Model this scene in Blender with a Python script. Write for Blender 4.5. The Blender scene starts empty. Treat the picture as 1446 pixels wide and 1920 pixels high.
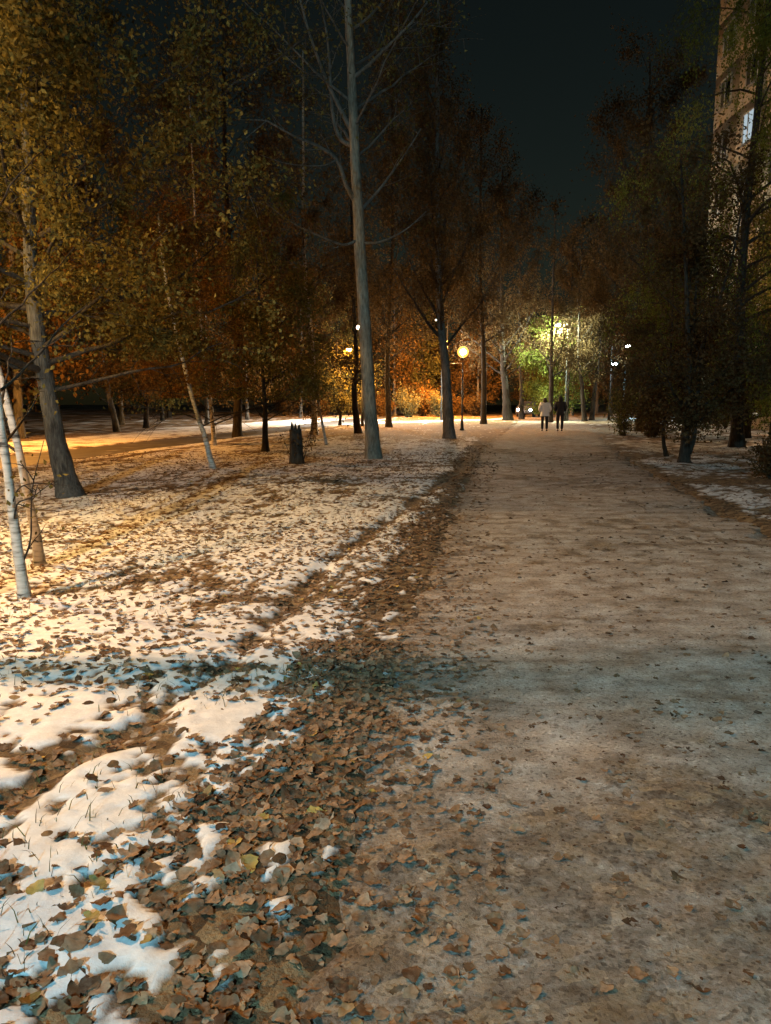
import bpy, math, random
import numpy as np
from mathutils import Vector, Matrix

S = bpy.context.scene
COL = S.collection
R = math.radians
H_CAM = 1.6
PITCH = R(8.24)

# ------------------------------------------------------------------ camera
cam_d = bpy.data.cameras.new('camera')
cam = bpy.data.objects.new('camera', cam_d); COL.objects.link(cam)
cam.location = (0, 0, H_CAM); cam.rotation_euler = (R(90) - PITCH, 0, 0)
cam_d.sensor_fit = 'VERTICAL'; cam_d.sensor_height = 36; cam_d.lens = 27.19
cam_d.clip_start = 0.05; cam_d.clip_end = 1500
S.camera = cam

# ------------------------------------------------------------------ sky (night) and moonlight
world = bpy.data.worlds.new('World'); S.world = world; world.use_nodes = True
wn = world.node_tree; wn.nodes.clear()
sky = wn.nodes.new('ShaderNodeTexSky'); sky.sky_type = 'NISHITA'; sky.sun_disc = False
sky.sun_elevation = R(14); sky.sun_rotation = R(200)
hsv = wn.nodes.new('ShaderNodeMixRGB'); hsv.blend_type = 'MULTIPLY'; hsv.inputs[0].default_value = 1
hsv.inputs[2].default_value = (1.12, 1.10, 0.72, 1)
bg = wn.nodes.new('ShaderNodeBackground'); bg.inputs[1].default_value = 0.0027
wo = wn.nodes.new('ShaderNodeOutputWorld')
wn.links.new(sky.outputs[0], hsv.inputs[1]); wn.links.new(hsv.outputs[0], bg.inputs[0]); wn.links.new(bg.outputs[0], wo.inputs[0])
moon_d = bpy.data.lights.new('moonlight', 'SUN'); moon_d.energy = 0.012; moon_d.angle = R(12); moon_d.color = (.75, .9, 1)
moon = bpy.data.objects.new('moonlight', moon_d); COL.objects.link(moon)
moon.rotation_euler = (R(76), 0, R(-20))

S.view_settings.view_transform = 'Standard'; S.view_settings.look = 'None'
S.view_settings.gamma = 1; S.view_settings.exposure = 0.0; S.view_settings.use_curve_mapping = False
S.cycles.use_denoising = True
try: S.cycles.denoiser = 'OPENIMAGEDENOISE'
except Exception: pass
S.cycles.max_bounces = 4; S.cycles.diffuse_bounces = 2; S.cycles.glossy_bounces = 2
S.cycles.transmission_bounces = 3; S.cycles.transparent_max_bounces = 6
S.cycles.sample_clamp_indirect = 2.0
S.cycles.use_light_tree = True

# lamp radiance
POWER = dict(side=3200, near=1350, back=20500, road=5000, globe=1300, ledA=11000, ledG_added=8500, ledH=6500, sod2=4200, wood=26000, ledC=11000, ledD=900, ledE=1100, ledF=700, yard=2600)
SODIUM = (1.0, .50, .13); YELLOW = (1.0, .58, .17); WARM = (1.0, .55, .25); COOL = (.33, .80, 1.0); WHITE = (1.0, .88, .72); AMBER = (1.0, .40, .07); GREENW = (.88, 1.0, .72)

# ------------------------------------------------------------------ helpers
def hash2(ix, iy, seed):
    h = (ix.astype(np.int64) * 374761393 + iy.astype(np.int64) * 668265263 + seed * 974711) & 0x7fffffff
    h = ((h ^ (h >> 13)) * 1274126177) & 0x7fffffff
    return ((h ^ (h >> 16)) & 0xffffff) / float(0xffffff)

def vnoise(x, y, seed=0):
    ix = np.floor(x); iy = np.floor(y); fx = x - ix; fy = y - iy
    fx = fx * fx * (3 - 2 * fx); fy = fy * fy * (3 - 2 * fy)
    a = hash2(ix, iy, seed); b = hash2(ix + 1, iy, seed); c = hash2(ix, iy + 1, seed); d = hash2(ix + 1, iy + 1, seed)
    return (a * (1 - fx) + b * fx) * (1 - fy) + (c * (1 - fx) + d * fx) * fy

def fbm(x, y, octs=4, seed=0, gain=.5):
    s = 0; a = 1; t = 0
    for k in range(octs):
        s = s + a * vnoise(x * 2 ** k + 17.3 * k, y * 2 ** k - 9.1 * k, seed + k); t += a; a *= gain
    return s / t

def sstep(a, b, x):
    t = np.clip((x - a) / (b - a), 0, 1); return t * t * (3 - 2 * t)

def mesh_np(name, V, quads=None, tris=None, smooth=True):
    me = bpy.data.meshes.new(name)
    V = np.asarray(V, dtype=np.float32)
    nq = 0 if quads is None else len(quads); nt = 0 if tris is None else len(tris)
    me.vertices.add(len(V)); me.vertices.foreach_set('co', V.ravel())
    me.loops.add(nq * 4 + nt * 3); me.polygons.add(nq + nt)
    li = []; ls = []
    if nq: li.append(np.asarray(quads).ravel()); ls.append(np.arange(nq) * 4)
    if nt: li.append(np.asarray(tris).ravel()); ls.append(nq * 4 + np.arange(nt) * 3)
    me.loops.foreach_set('vertex_index', np.concatenate(li).astype(np.int32))
    me.polygons.foreach_set('loop_start', np.concatenate(ls).astype(np.int32))
    me.update(calc_edges=True)
    if smooth: me.polygons.foreach_set('use_smooth', np.ones(nq + nt, dtype=bool))
    return me

def fattr(me, name, vals, domain='POINT'):
    a = me.attributes.new(name, 'FLOAT', domain); a.data.foreach_set('value', np.asarray(vals, dtype=np.float32))

def link(name, me, mat=None, parent=None, loc=(0, 0, 0)):
    o = bpy.data.objects.new(name, me); COL.objects.link(o); o.location = loc
    if mat is not None and me is not None and len(me.materials) == 0: me.materials.append(mat)
    if parent is not None: o.parent = parent
    return o

def tag(o, label=None, cat=None, group=None, kind=None):
    if label: o['label'] = label
    if cat: o['category'] = cat
    if group: o['group'] = group
    if kind: o['kind'] = kind
    return o

def thing(name, loc, label, cat, group=None, rz=0):
    o = bpy.data.objects.new(name, None); COL.objects.link(o); o.location = loc; o.rotation_euler = (0, 0, rz)
    o.empty_display_size = .2
    return tag(o, label, cat, group)

class MB:
    """collects shapes for one mesh"""
    def __init__(s): s.V = []; s.Q = []; s.T = []; s.n = 0
    def add(s, V, Q=None, T=None):
        V = np.asarray(V, dtype=float).reshape(-1, 3)
        if Q is not None and len(Q): s.Q.append(np.asarray(Q) + s.n)
        if T is not None and len(T): s.T.append(np.asarray(T) + s.n)
        s.V.append(V); s.n += len(V); return s
    def box(s, c, h, rot=None, taper=1.0):
        v = np.array([[x, y, z] for z in (-1, 1) for y in (-1, 1) for x in (-1, 1)], float)
        v[v[:, 2] > 0, :2] *= taper
        v = v * np.array(h)
        if rot is not None: v = v @ np.array(rot).T
        return s.add(v + np.array(c), [[0, 2, 3, 1], [4, 5, 7, 6], [0, 1, 5, 4], [2, 6, 7, 3], [0, 4, 6, 2], [1, 3, 7, 5]])
    def tube(s, P, rad, k=8, cap=True, wob=None):
        P = np.asarray(P, float); n = len(P); rad = np.broadcast_to(np.asarray(rad, float), (n,))
        T = np.gradient(P, axis=0); T /= np.linalg.norm(T, axis=1)[:, None] + 1e-9
        ref = np.array([0, 0, 1.]) if abs(T[0, 2]) < .8 else np.array([1., 0, 0])
        A = np.cross(T, ref); A /= np.linalg.norm(A, axis=1)[:, None] + 1e-9
        B = np.cross(T, A)
        a = np.arange(k) * 2 * math.pi / k
        rr = rad[:, None] * np.ones((1, k))
        if wob is not None: rr = rr * wob
        V = P[:, None, :] + rr[..., None] * (np.cos(a)[None, :, None] * A[:, None, :] + np.sin(a)[None, :, None] * B[:, None, :])
        i = np.arange(n - 1)[:, None] * k; j = np.arange(k)[None, :]; j2 = (j + 1) % k
        Q = np.stack([i + j, i + j2, i + k + j2, i + k + j], -1).reshape(-1, 4)
        s.add(V.reshape(-1, 3), Q)
        if cap:
            b = s.n - n * k
            s.V.append(np.array([P[0], P[-1]])); c0 = s.n; s.n += 2
            s.T.append(np.array([[c0, b + (q + 1) % k, b + q] for q in range(k)]))
            e = b + (n - 1) * k
            s.T.append(np.array([[c0 + 1, e + q, e + (q + 1) % k] for q in range(k)]))
        return s
    def lathe(s, prof, k=16, c=(0, 0, 0)):
        P = np.array([[c[0], c[1], c[2] + z] for r, z in prof]); n = len(P)
        a = np.arange(k) * 2 * math.pi / k
        V = np.zeros((n, k, 3)); r = np.array([q[0] for q in prof])[:, None]
        V[..., 0] = c[0] + r * np.cos(a); V[..., 1] = c[1] + r * np.sin(a); V[..., 2] = P[:, 2:3]
        i = np.arange(n - 1)[:, None] * k; j = np.arange(k)[None, :]; j2 = (j + 1) % k
        Q = np.stack([i + j, i + j2, i + k + j2, i + k + j], -1).reshape(-1, 4)
        return s.add(V.reshape(-1, 3), Q)
    def mesh(s, name, smooth=True):
        return mesh_np(name, np.concatenate(s.V), np.concatenate(s.Q) if s.Q else None, np.concatenate(s.T) if s.T else None, smooth)
    def build(s, name, mat, parent=None, smooth=True, loc=(0, 0, 0)):
        return link(name, s.mesh(name, smooth), mat, parent, loc)

# ------------------------------------------------------------------ materials
def newmat(name):
    m = bpy.data.materials.new(name); m.use_nodes = True; nt = m.node_tree; nt.nodes.clear()
    out = nt.nodes.new('ShaderNodeOutputMaterial'); return m, nt, out

def N(nt, kind, **kw):
    n = nt.nodes.new(kind)
    for k, v in kw.items():
        if k.startswith('i_'):
            key = k[2:]; n.inputs[int(key) if key.isdigit() else key].default_value = v
        else: setattr(n, k, v)
    return n

def ramp(nt, fac, stops, interp='LINEAR'):
    r = nt.nodes.new('ShaderNodeValToRGB'); r.color_ramp.interpolation = interp
    el = r.color_ramp.elements
    while len(el) > 1: el.remove(el[-1])
    el[0].position = stops[0][0]; el[0].color = (*stops[0][1], 1)
    for p, c in stops[1:]:
        e = el.new(p); e.color = (*c, 1)
    nt.links.new(fac, r.inputs[0]); return r.outputs[0]

def simple(name, col, rough=.7, var=.25, scale=8, bump=.0, metal=0, spec=.3):
    m, nt, out = newmat(name); b = N(nt, 'ShaderNodeBsdfPrincipled')
    tc = N(nt, 'ShaderNodeTexCoord'); no = N(nt, 'ShaderNodeTexNoise', i_Scale=scale, i_Detail=5)
    nt.links.new(tc.outputs['Object'], no.inputs['Vector'])
    lo = tuple(c * (1 - var) for c in col); hi = tuple(min(1, c * (1 + var)) for c in col)
    c = ramp(nt, no.outputs[0], [(.3, lo), (.7, hi)])
    nt.links.new(c, b.inputs['Base Color']); b.inputs['Roughness'].default_value = rough; b.inputs['Metallic'].default_value = metal
    b.inputs['Specular IOR Level'].default_value = spec
    if bump:
        bp = N(nt, 'ShaderNodeBump', i_Strength=bump, i_Distance=.02); nt.links.new(no.outputs[0], bp.inputs['Height']); nt.links.new(bp.outputs[0], b.inputs['Normal'])
    nt.links.new(b.outputs[0], out.inputs[0]); return m

def emit(name, col, strength):
    m, nt, out = newmat(name); e = N(nt, 'ShaderNodeEmission'); e.inputs[0].default_value = (*col, 1); e.inputs[1].default_value = strength
    nt.links.new(e.outputs[0], out.inputs[0]); return m

def bark(name, lo, hi, scale=9, stretch=5.0):
    m, nt, out = newmat(name); b = N(nt, 'ShaderNodeBsdfPrincipled', i_Roughness=.9)
    b.inputs['Specular IOR Level'].default_value = .15
    tc = N(nt, 'ShaderNodeTexCoord'); mp = N(nt, 'ShaderNodeMapping'); mp.inputs['Scale'].default_value = (stretch, stretch, 1)
    no = N(nt, 'ShaderNodeTexNoise', i_Scale=scale / 2, i_Detail=8, i_Roughness=.65)
    nt.links.new(tc.outputs['Object'], mp.inputs[0]); nt.links.new(mp.outputs[0], no.inputs['Vector'])
    no2 = N(nt, 'ShaderNodeTexNoise', i_Scale=1.3, i_Detail=3); nt.links.new(tc.outputs['Object'], no2.inputs['Vector'])
    mx = N(nt, 'ShaderNodeMath', operation='MULTIPLY_ADD', i_1=.5, i_2=-.25); nt.links.new(no2.outputs[0], mx.inputs[0])
    ad = N(nt, 'ShaderNodeMath', operation='ADD'); nt.links.new(no.outputs[0], ad.inputs[0]); nt.links.new(mx.outputs[0], ad.inputs[1])
    nt.links.new(ramp(nt, ad.outputs[0], [(.32, lo), (.68, hi)]), b.inputs['Base Color'])
    bp = N(nt, 'ShaderNodeBump', i_Strength=1.0, i_Distance=.05); nt.links.new(no.outputs[0], bp.inputs['Height']); nt.links.new(bp.outputs[0], b.inputs['Normal'])
    nt.links.new(b.outputs[0], out.inputs[0]); return m

def birch_bark(name):
    m, nt, out = newmat(name); b = N(nt, 'ShaderNodeBsdfPrincipled', i_Roughness=.75)
    tc = N(nt, 'ShaderNodeTexCoord'); mp = N(nt, 'ShaderNodeMapping'); mp.inputs['Scale'].default_value = (3, 3, 16)
    no = N(nt, 'ShaderNodeTexNoise', i_Scale=1.6, i_Detail=6, i_Roughness=.6)
    nt.links.new(tc.outputs['Object'], mp.inputs[0]); nt.links.new(mp.outputs[0], no.inputs['Vector'])
    no2 = N(nt, 'ShaderNodeTexNoise', i_Scale=2.2, i_Detail=4); nt.links.new(tc.outputs['Object'], no2.inputs['Vector'])
    mul = N(nt, 'ShaderNodeMath', operation='MULTIPLY_ADD', i_1=.4, i_2=-.2); nt.links.new(no2.outputs[0], mul.inputs[0])
    ad = N(nt, 'ShaderNodeMath', operation='ADD'); nt.links.new(no.outputs[0], ad.inputs[0]); nt.links.new(mul.outputs[0], ad.inputs[1])
    nt.links.new(ramp(nt, ad.outputs[0], [(.33, (.03, .025, .02)), (.42, (.28, .25, .21)), (.52, (.46, .42, .36)), (.8, (.60, .55, .48))]), b.inputs['Base Color'])
    bp = N(nt, 'ShaderNodeBump', i_Strength=.5, i_Distance=.01); nt.links.new(ad.outputs[0], bp.inputs['Height']); nt.links.new(bp.outputs[0], b.inputs['Normal'])
    nt.links.new(b.outputs[0], out.inputs[0]); return m

def leafmat(name, stops, src='attr', trans=.4, frost=0, nsc=45):
    m, nt, out = newmat(name)
    if src == 'attr':
        a = N(nt, 'ShaderNodeAttribute', attribute_name='tint'); f = a.outputs['Fac']
    else:
        a = N(nt, 'ShaderNodeObjectInfo'); f = a.outputs['Random']
    c = ramp(nt, f, stops)
    tc = N(nt, 'ShaderNodeTexCoord'); no = N(nt, 'ShaderNodeTexNoise', i_Scale=nsc, i_Detail=5, i_Roughness=.65); nt.links.new(tc.outputs['Object'], no.inputs['Vector'])
    if frost:
        geo = N(nt, 'ShaderNodeNewGeometry'); nf = N(nt, 'ShaderNodeTexNoise', i_Scale=26, i_Detail=7, i_Roughness=.7); nt.links.new(geo.outputs['Position'], nf.inputs['Vector'])
        fr = N(nt, 'ShaderNodeMixRGB'); fr.inputs[2].default_value = (.36, .30, .24, 1)
        nt.links.new(ramp(nt, nf.outputs[0], [(.46, (0, 0, 0)), (.72, (frost,) * 3)]), fr.inputs[0]); nt.links.new(c, fr.inputs[1]); c = fr.outputs[0]
    mx = N(nt, 'ShaderNodeMixRGB', blend_type='MULTIPLY'); mx.inputs[0].default_value = .7
    nt.links.new(c, mx.inputs[1]); nt.links.new(ramp(nt, no.outputs[0], [(.3, (.45, .42, .4)), (.65, (1.1, 1.08, 1.05))]), mx.inputs[2])
    d = N(nt, 'ShaderNodeBsdfDiffuse'); t = N(nt, 'ShaderNodeBsdfTranslucent'); ms = N(nt, 'ShaderNodeMixShader'); ms.inputs[0].default_value = trans
    nt.links.new(mx.outputs[0], d.inputs[0]); nt.links.new(mx.outputs[0], t.inputs[0])
    nt.links.new(d.outputs[0], ms.inputs[1]); nt.links.new(t.outputs[0], ms.inputs[2]); nt.links.new(ms.outputs[0], out.inputs[0]); return m

LEAF_FALLEN = [(0, (.085, .045, .026)), (.25, (.165, .094, .050)), (.5, (.25, .152, .086)), (.72, (.33, .213, .128)), (.92, (.40, .285, .19)), (.975, (.20, .15, .055)), (1, (.48, .32, .09))]
M = {}
M['bark'] = bark('grey_bark', (.05, .048, .043), (.17, .162, .145))
M['bark_deep'] = bark('deep_grey_bark', (.03, .028, .025), (.115, .11, .097), 11, 6)
M['bark_pale'] = bark('pale_bark', (.09, .08, .062), (.29, .262, .21))
M['bark_dark'] = bark('dark_bark', (.018, .015, .012), (.06, .05, .04))
M['birch'] = birch_bark('birch_bark')
M['fallen'] = leafmat('fallen_leaf', LEAF_FALLEN, 'attr', .12, .45, 60)
M['fallen_obj'] = leafmat('fallen_leaf_single', LEAF_FALLEN, 'obj', .12, .45, 3.5)
M['lf_yellow'] = leafmat('yellow_leaves', [(0, (.035, .03, .012)), (.4, (.085, .07, .022)), (.75, (.17, .135, .038)), (1, (.32, .25, .075))])
M['lf_orange'] = leafmat('orange_leaves', [(0, (.05, .03, .010)), (.5, (.13, .072, .022)), (1, (.24, .14, .042))])
M['lf_olive'] = leafmat('olive_leaves', [(0, (.04, .042, .014)), (.5, (.10, .095, .03)), (1, (.20, .18, .06))])
M['lf_green'] = leafmat('green_leaves', [(0, (.05, .065, .015)), (.5, (.12, .15, .03)), (1, (.24, .27, .07))])
M['lf_pale'] = leafmat('pale_leaves', [(0, (.07, .065, .025)), (.5, (.17, .16, .07)), (1, (.30, .28, .14))])
M['lf_brown'] = leafmat('brown_leaves', [(0, (.035, .024, .012)), (.5, (.085, .058, .026)), (1, (.16, .11, .055))])
M['iron'] = simple('painted_iron', (.018, .018, .017), .5, .3, 20, .1)
M['galv'] = simple('galvanised_steel', (.28, .29, .30), .5, .15, 12, .05, .6)
M['dark_glass'] = simple('dark_window_glass', (.02, .022, .025), .08, .1, 3, 0, 0, .5)
M['panel'] = simple('concrete_panel', (.50, .43, .34), .9, .14, 2.5, .2)
M['white_paint'] = simple('white_window_frame', (.7, .7, .68), .5, .06, 6)
M['brown_soil'] = simple('soil', (.08, .06, .04), .95, .4, 3, .4)

# ------------------------------------------------------------------ the lie of the land
PL_Y = [-15, 1.8, 2.6, 4.1, 7, 11.6, 20, 29.4, 40, 60, 90, 160]
PL_X = [-2.0, -.25, -.10, .02, .42, .98, 2.35, 3.95, 6.2, 10.3, 16.5, 31]
PR_X = [3.0, 4.2, 4.25, 4.3, 4.5, 5.0, 6.4, 8.4, 11.0, 15.2, 21.5, 36]
SN_Y = [-15, 1.86, 2.49, 3.06, 4.32, 5.69, 7.17, 10.07, 15.56, 29.4, 47, 160]
SN_X = [-2.6, -1.03, -.82, -.64, -.42, -.27, -.05, .42, 1.2, 3.3, 6.9, 30]
RT_Y = [2.4, 3.25, 3.78, 4.7, 7.41, 19.5]
RT_X = [-1.75, -1.41, -1.19, -.95, -.6, 2.1]
def path_l(y): return np.interp(y, PL_Y, PL_X)
def path_r(y): return np.interp(y, PL_Y, PR_X)
def snow_x(y): return np.interp(y, SN_Y, SN_X)
def road_u(x, y): return (-12.0 + .185 * y - x) / 1.017      # distance left of the road's near edge

def lawn_eval(x, y):
    """height and snow cover of the lawn"""
    c, s = math.cos(.16), math.sin(.16)
    a = x * c - y * s; b = x * s + y * c                       # across / along the path
    wob = (fbm(x * 1.3, y * 1.3, 3, 91) - .5) * .9
    L = path_l(y); Rr = path_r(y); SX = snow_x(y)
    near = sstep(9, 4, y)
    left = sstep(.16, -.16, x - SX + wob * .55)
    right = sstep(-.1, .35, x - Rr + wob * .6 - .1)
    belt = 1 - np.maximum(left, right)
    cover = left * (.70 - .10 * sstep(10, 16, y) - .12 * sstep(4, 3.2, y)) + right * (.52) + belt * (.20 + .20 * near * sstep(.9, .0, x - SX))
    cover = cover - left * .08 * sstep(2.2, .2, SX - x) * near + left * .17 * sstep(3.5, 4.0, y) * sstep(6.3, 5.2, y)
    rut = np.exp(-((x - np.interp(y, RT_Y, RT_X)) / (.055 + .006 * y)) ** 2) * sstep(2.2, 2.8, y) * sstep(20, 16, y)
    cover = cover - .34 * rut
    side = np.exp(-((y - 15.4 - .12 * (x - 6)) / .7) ** 2) * sstep(4.8, 6, x)   # trodden side track on the right
    cover = cover - .5 * side
    u = road_u(x, y)
    strip = sstep(3.1, 3.6, u) * sstep(8.2, 7.2, u + wob)
    kerbsn = sstep(-.5, -.1, u) * sstep(.8, .5, u)
    wood = sstep(7.5, 9.5, u)
    cover = np.where(u > -.6, np.maximum(np.maximum(.72 * strip, .7 * kerbsn), .32 * wood), cover)
    cross = np.exp(-(np.abs(y - np.interp(x, [-14, -9, -3.7, .3, 8.8, 11.2, 14], [44, 47, 52, 56, 65, 70, 76])) / 2.0) ** 4) * sstep(-15, -11, x) * sstep(12, 10.5, x)
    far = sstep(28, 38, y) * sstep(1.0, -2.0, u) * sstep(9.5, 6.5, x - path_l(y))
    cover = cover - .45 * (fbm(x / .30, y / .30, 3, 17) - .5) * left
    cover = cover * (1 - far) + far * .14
    cover = np.maximum(cover, .97 * cross)
    # noise: lumps stretched along the walking direction
    n = .46 * fbm(a / .17, b / .27, 4, 5, .6) + .28 * fbm(a / .75, b / 1.3, 3, 31) + .26 * fbm(a / .055, b / .075, 2, 39)
    n = (n - .5) * 2.2 + .5
    th = 1 - cover
    snow = sstep(th - .03, th + .08, n)
    lump = np.clip((n - th + .05) / .5, 0, 1) ** .6
    h = snow * (.006 + .016 * lump) * (1 - .45 * sstep(10, 20, y))
    base = (fbm(x / 3.1, y / 3.1, 3, 61) - .5) * .09 + (fbm(x / .35, y / .35, 3, 71) - .5) * .022
    base = base - .035 * rut - .03 * side
    inside = sstep(-.12, .22, x - L) * sstep(-.12, .22, Rr - x)
    base = base * (1 - inside) - .07 * inside
    onroad = sstep(.35, .7, u) * sstep(3.5, 3.1, u)
    base = base * (1 - onroad) - .10 * onroad
    return base + h * (1 - inside), snow * (1 - onroad)

def path_eval(x, y):
    L = path_l(y); Rr = path_r(y)
    e = np.minimum(x - L, Rr - x)
    wob = (fbm(x * 2.1, y * 2.1, 3, 44) - .5)
    z = (fbm(x / .9, y / .6, 4, 12) - .5) * .035 + (fbm(x / .14, y / .12, 3, 13) - .5) * .016
    z = z - .012 - .07 * sstep(.16, -.3, e + wob * 1.0)
    n = .58 * fbm(x / 1.3, y / 1.0, 4, 23) + .42 * fbm(x / .22, y / .2, 4, 27)
    n = n + .15 * sstep(2.9, 3.5, y) * sstep(5.6, 4.9, y)  # pale film, thickened further to paint the shadow band lighter
    sn = sstep(.42, .53, n + .05) * sstep(-.1, .6, e + wob * .7)
    return z, sn * (1 - .9 * sstep(28, 34, y)) * (.22 + .78 * sstep(2.6, 3.6, y))  # film thinned near the camera to put vignetting into the colour

def gz(x, y):
    x = np.atleast_1d(np.asarray(x, float)); y = np.atleast_1d(np.asarray(y, float))
    z = np.maximum(lawn_eval(x, y)[0], np.where((x > path_l(y) - .3) & (x < path_r(y) + .3), path_eval(x, y)[0], -9))
    return z if len(z) > 1 else float(z[0])

def axis(lo, hi, centre_lo, centre_hi, fine, grow):
    xs = list(np.arange(centre_lo, centre_hi, fine)); d = fine; v = centre_lo; left = []
    while v > lo: d *= grow; v -= d; left.append(v)
    d = fine; v = xs[-1]
    while v < hi: d *= grow; v += d; xs.append(v)
    return np.array(left[::-1] + xs)

def grid_mesh(name, X, Y, Z):
    nr, nc = X.shape
    V = np.stack([X, Y, Z], -1).reshape(-1, 3)
    i = np.arange(nr - 1)[:, None] * nc; j = np.arange(nc - 1)[None, :]
    Q = np.stack([i + j, i + j + 1, i + nc + j + 1, i + nc + j], -1).reshape(-1, 4)
    return mesh_np(name, V, Q)

rows = list(np.arange(-14, .9, .3)) + list(np.arange(1.0, 3.0, .02))
v = rows[-1]
while v < 260: v += max(.02, .0075 * v); rows.append(v)
rows = np.array(rows)
cols = axis(-170, 170, -3.4, 2.2, .024, 1.022)
X, Y = np.meshgrid(cols, rows)
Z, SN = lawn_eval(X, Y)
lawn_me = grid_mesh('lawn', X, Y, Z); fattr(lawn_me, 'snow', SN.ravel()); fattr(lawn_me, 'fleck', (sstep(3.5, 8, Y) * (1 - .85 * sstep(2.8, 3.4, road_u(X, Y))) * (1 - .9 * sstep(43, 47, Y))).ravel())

def ground_material(name, kind):
    m, nt, out = newmat(name); b = N(nt, 'ShaderNodeBsdfPrincipled', i_Roughness=.9)
    b.inputs['Specular IOR Level'].default_value = .15
    tc = N(nt, 'ShaderNodeTexCoord'); at = N(nt, 'ShaderNodeAttribute', attribute_name='snow')
    def noise(sc, det=6, rough=.6, vec=None):
        n = N(nt, 'ShaderNodeTexNoise', i_Scale=sc, i_Detail=det, i_Roughness=rough); nt.links.new(vec or tc.outputs['Object'], n.inputs['Vector']); return n.outputs[0]
    # distorted coordinates for leaf-like flecks
    nd = N(nt, 'ShaderNodeTexNoise', i_Scale=9, i_Detail=3); nt.links.new(tc.outputs['Object'], nd.inputs['Vector'])
    mx = N(nt, 'ShaderNodeMixRGB'); mx.inputs[0].default_value = .05; nt.links.new(tc.outputs['Object'], mx.inputs[1]); nt.links.new(nd.outputs[1], mx.inputs[2])
    vo = N(nt, 'ShaderNodeTexVoronoi', i_Scale=15); nt.links.new(mx.outputs[0], vo.inputs['Vector'])
    sep = N(nt, 'ShaderNodeSeparateColor'); nt.links.new(vo.outputs['Color'], sep.inputs[0])
    litter = ramp(nt, sep.outputs[0], [(0, (.06, .038, .022)), (.35, (.12, .078, .042)), (.7, (.20, .136, .075)), (1, (.28, .20, .11))])
    fine = noise(55, 5)
    lm = N(nt, 'ShaderNodeMixRGB', blend_type='MULTIPLY'); lm.inputs[0].default_value = .7
    nt.links.new(litter, lm.inputs[1]); nt.links.new(ramp(nt, fine, [(.3, (.5, .5, .5)), (.7, (1.15, 1.1, 1.05))]), lm.inputs[2])
    sn_n = noise(14, 7)
    if kind == 'lawn':
        snowc = ramp(nt, sn_n, [(.3, (.56, .56, .57)), (.65, (.74, .74, .74))])
    else:
        st = N(nt, 'ShaderNodeMapping'); st.inputs['Scale'].default_value = (.8, 1.15, 1); nt.links.new(tc.outputs['Object'], st.inputs[0])
        snowc = ramp(nt, noise(3.5, 8, .65, st.outputs[0]), [(.30, (.19, .138, .098)), (.48, (.40, .342, .29)), (.66, (.60, .555, .51))])
    if kind == 'lawn':
        # leaf flecks lying on the snow
        fa = N(nt, 'ShaderNodeAttribute', attribute_name='fleck')
        fth = N(nt, 'ShaderNodeMath', operation='MULTIPLY_ADD', i_1=-.42, i_2=.96); nt.links.new(fa.outputs['Fac'], fth.inputs[0])
        fl = N(nt, 'ShaderNodeMath', operation='GREATER_THAN'); nt.links.new(sep.outputs[1], fl.inputs[0]); nt.links.new(fth.outputs[0], fl.inputs[1])
        dist = N(nt, 'ShaderNodeMath', operation='LESS_THAN', i_1=.42); nt.links.new(vo.outputs['Distance'], dist.inputs[0])
        flk = N(nt, 'ShaderNodeMath', operation='MULTIPLY'); nt.links.new(fl.outputs[0], flk.inputs[0]); nt.links.new(dist.outputs[0], flk.inputs[1])
        inv = N(nt, 'ShaderNodeMath', operation='SUBTRACT', i_0=1.0); nt.links.new(flk.outputs[0], inv.inputs[1])
        fac = N(nt, 'ShaderNodeMath', operation='MULTIPLY'); nt.links.new(at.outputs['Fac'], fac.inputs[0]); nt.links.new(inv.outputs[0], fac.inputs[1])
        facs = fac.outputs[0]
    else:
        n3 = noise(30, 6, .7)
        ml = N(nt, 'ShaderNodeMath', operation='MULTIPLY_ADD', i_1=1.6, i_2=-.45); nt.links.new(n3, ml.inputs[0])
        fac = N(nt, 'ShaderNodeMath', operation='ADD', use_clamp=True); nt.links.new(at.outputs['Fac'], fac.inputs[0]); nt.links.new(ml.outputs[0], fac.inputs[1])
        f2 = N(nt, 'ShaderNodeMath', operation='MULTIPLY', i_1=.82); nt.links.new(fac.outputs[0], f2.inputs[0]); facs = f2.outputs[0]
    mix = N(nt, 'ShaderNodeMixRGB'); nt.links.new(facs, mix.inputs[0]); nt.links.new(lm.outputs[0], mix.inputs[1]); nt.links.new(snowc, mix.inputs[2])
    if kind == 'path':
        vg = N(nt, 'ShaderNodeTexVoronoi', i_Scale=85); nt.links.new(mx.outputs[0], vg.inputs['Vector'])
        sg = N(nt, 'ShaderNodeSeparateColor'); nt.links.new(vg.outputs['Color'], sg.inputs[0])
        mg = N(nt, 'ShaderNodeMixRGB', blend_type='MULTIPLY'); mg.inputs[0].default_value = .75
        nt.links.new(mix.outputs[0], mg.inputs[1]); nt.links.new(ramp(nt, sg.outputs[0], [(0, (.35, .32, .3)), (.16, (.75, .73, .7)), (.3, (1, 1, 1)), (.9, (1, 1, 1)), (1, (1.5, 1.5, 1.5))]), mg.inputs[2]); mix = mg
    nt.links.new(mix.outputs[0], b.inputs['Base Color'])
    hh = N(nt, 'ShaderNodeMath', operation='MULTIPLY_ADD', i_1=.5); nt.links.new(sn_n, hh.inputs[0]); nt.links.new(fine, hh.inputs[2])
    h2 = N(nt, 'ShaderNodeMath', operation='MULTIPLY_ADD', i_1=-.6 if kind == 'lawn' else -.25); nt.links.new(vo.outputs['Distance'], h2.inputs[0]); nt.links.new(hh.outputs[0], h2.inputs[2])
    bp = N(nt, 'ShaderNodeBump', i_Strength=.55, i_Distance=.025); nt.links.new(h2.outputs[0], bp.inputs['Height']); nt.links.new(bp.outputs[0], b.inputs['Normal'])
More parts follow.
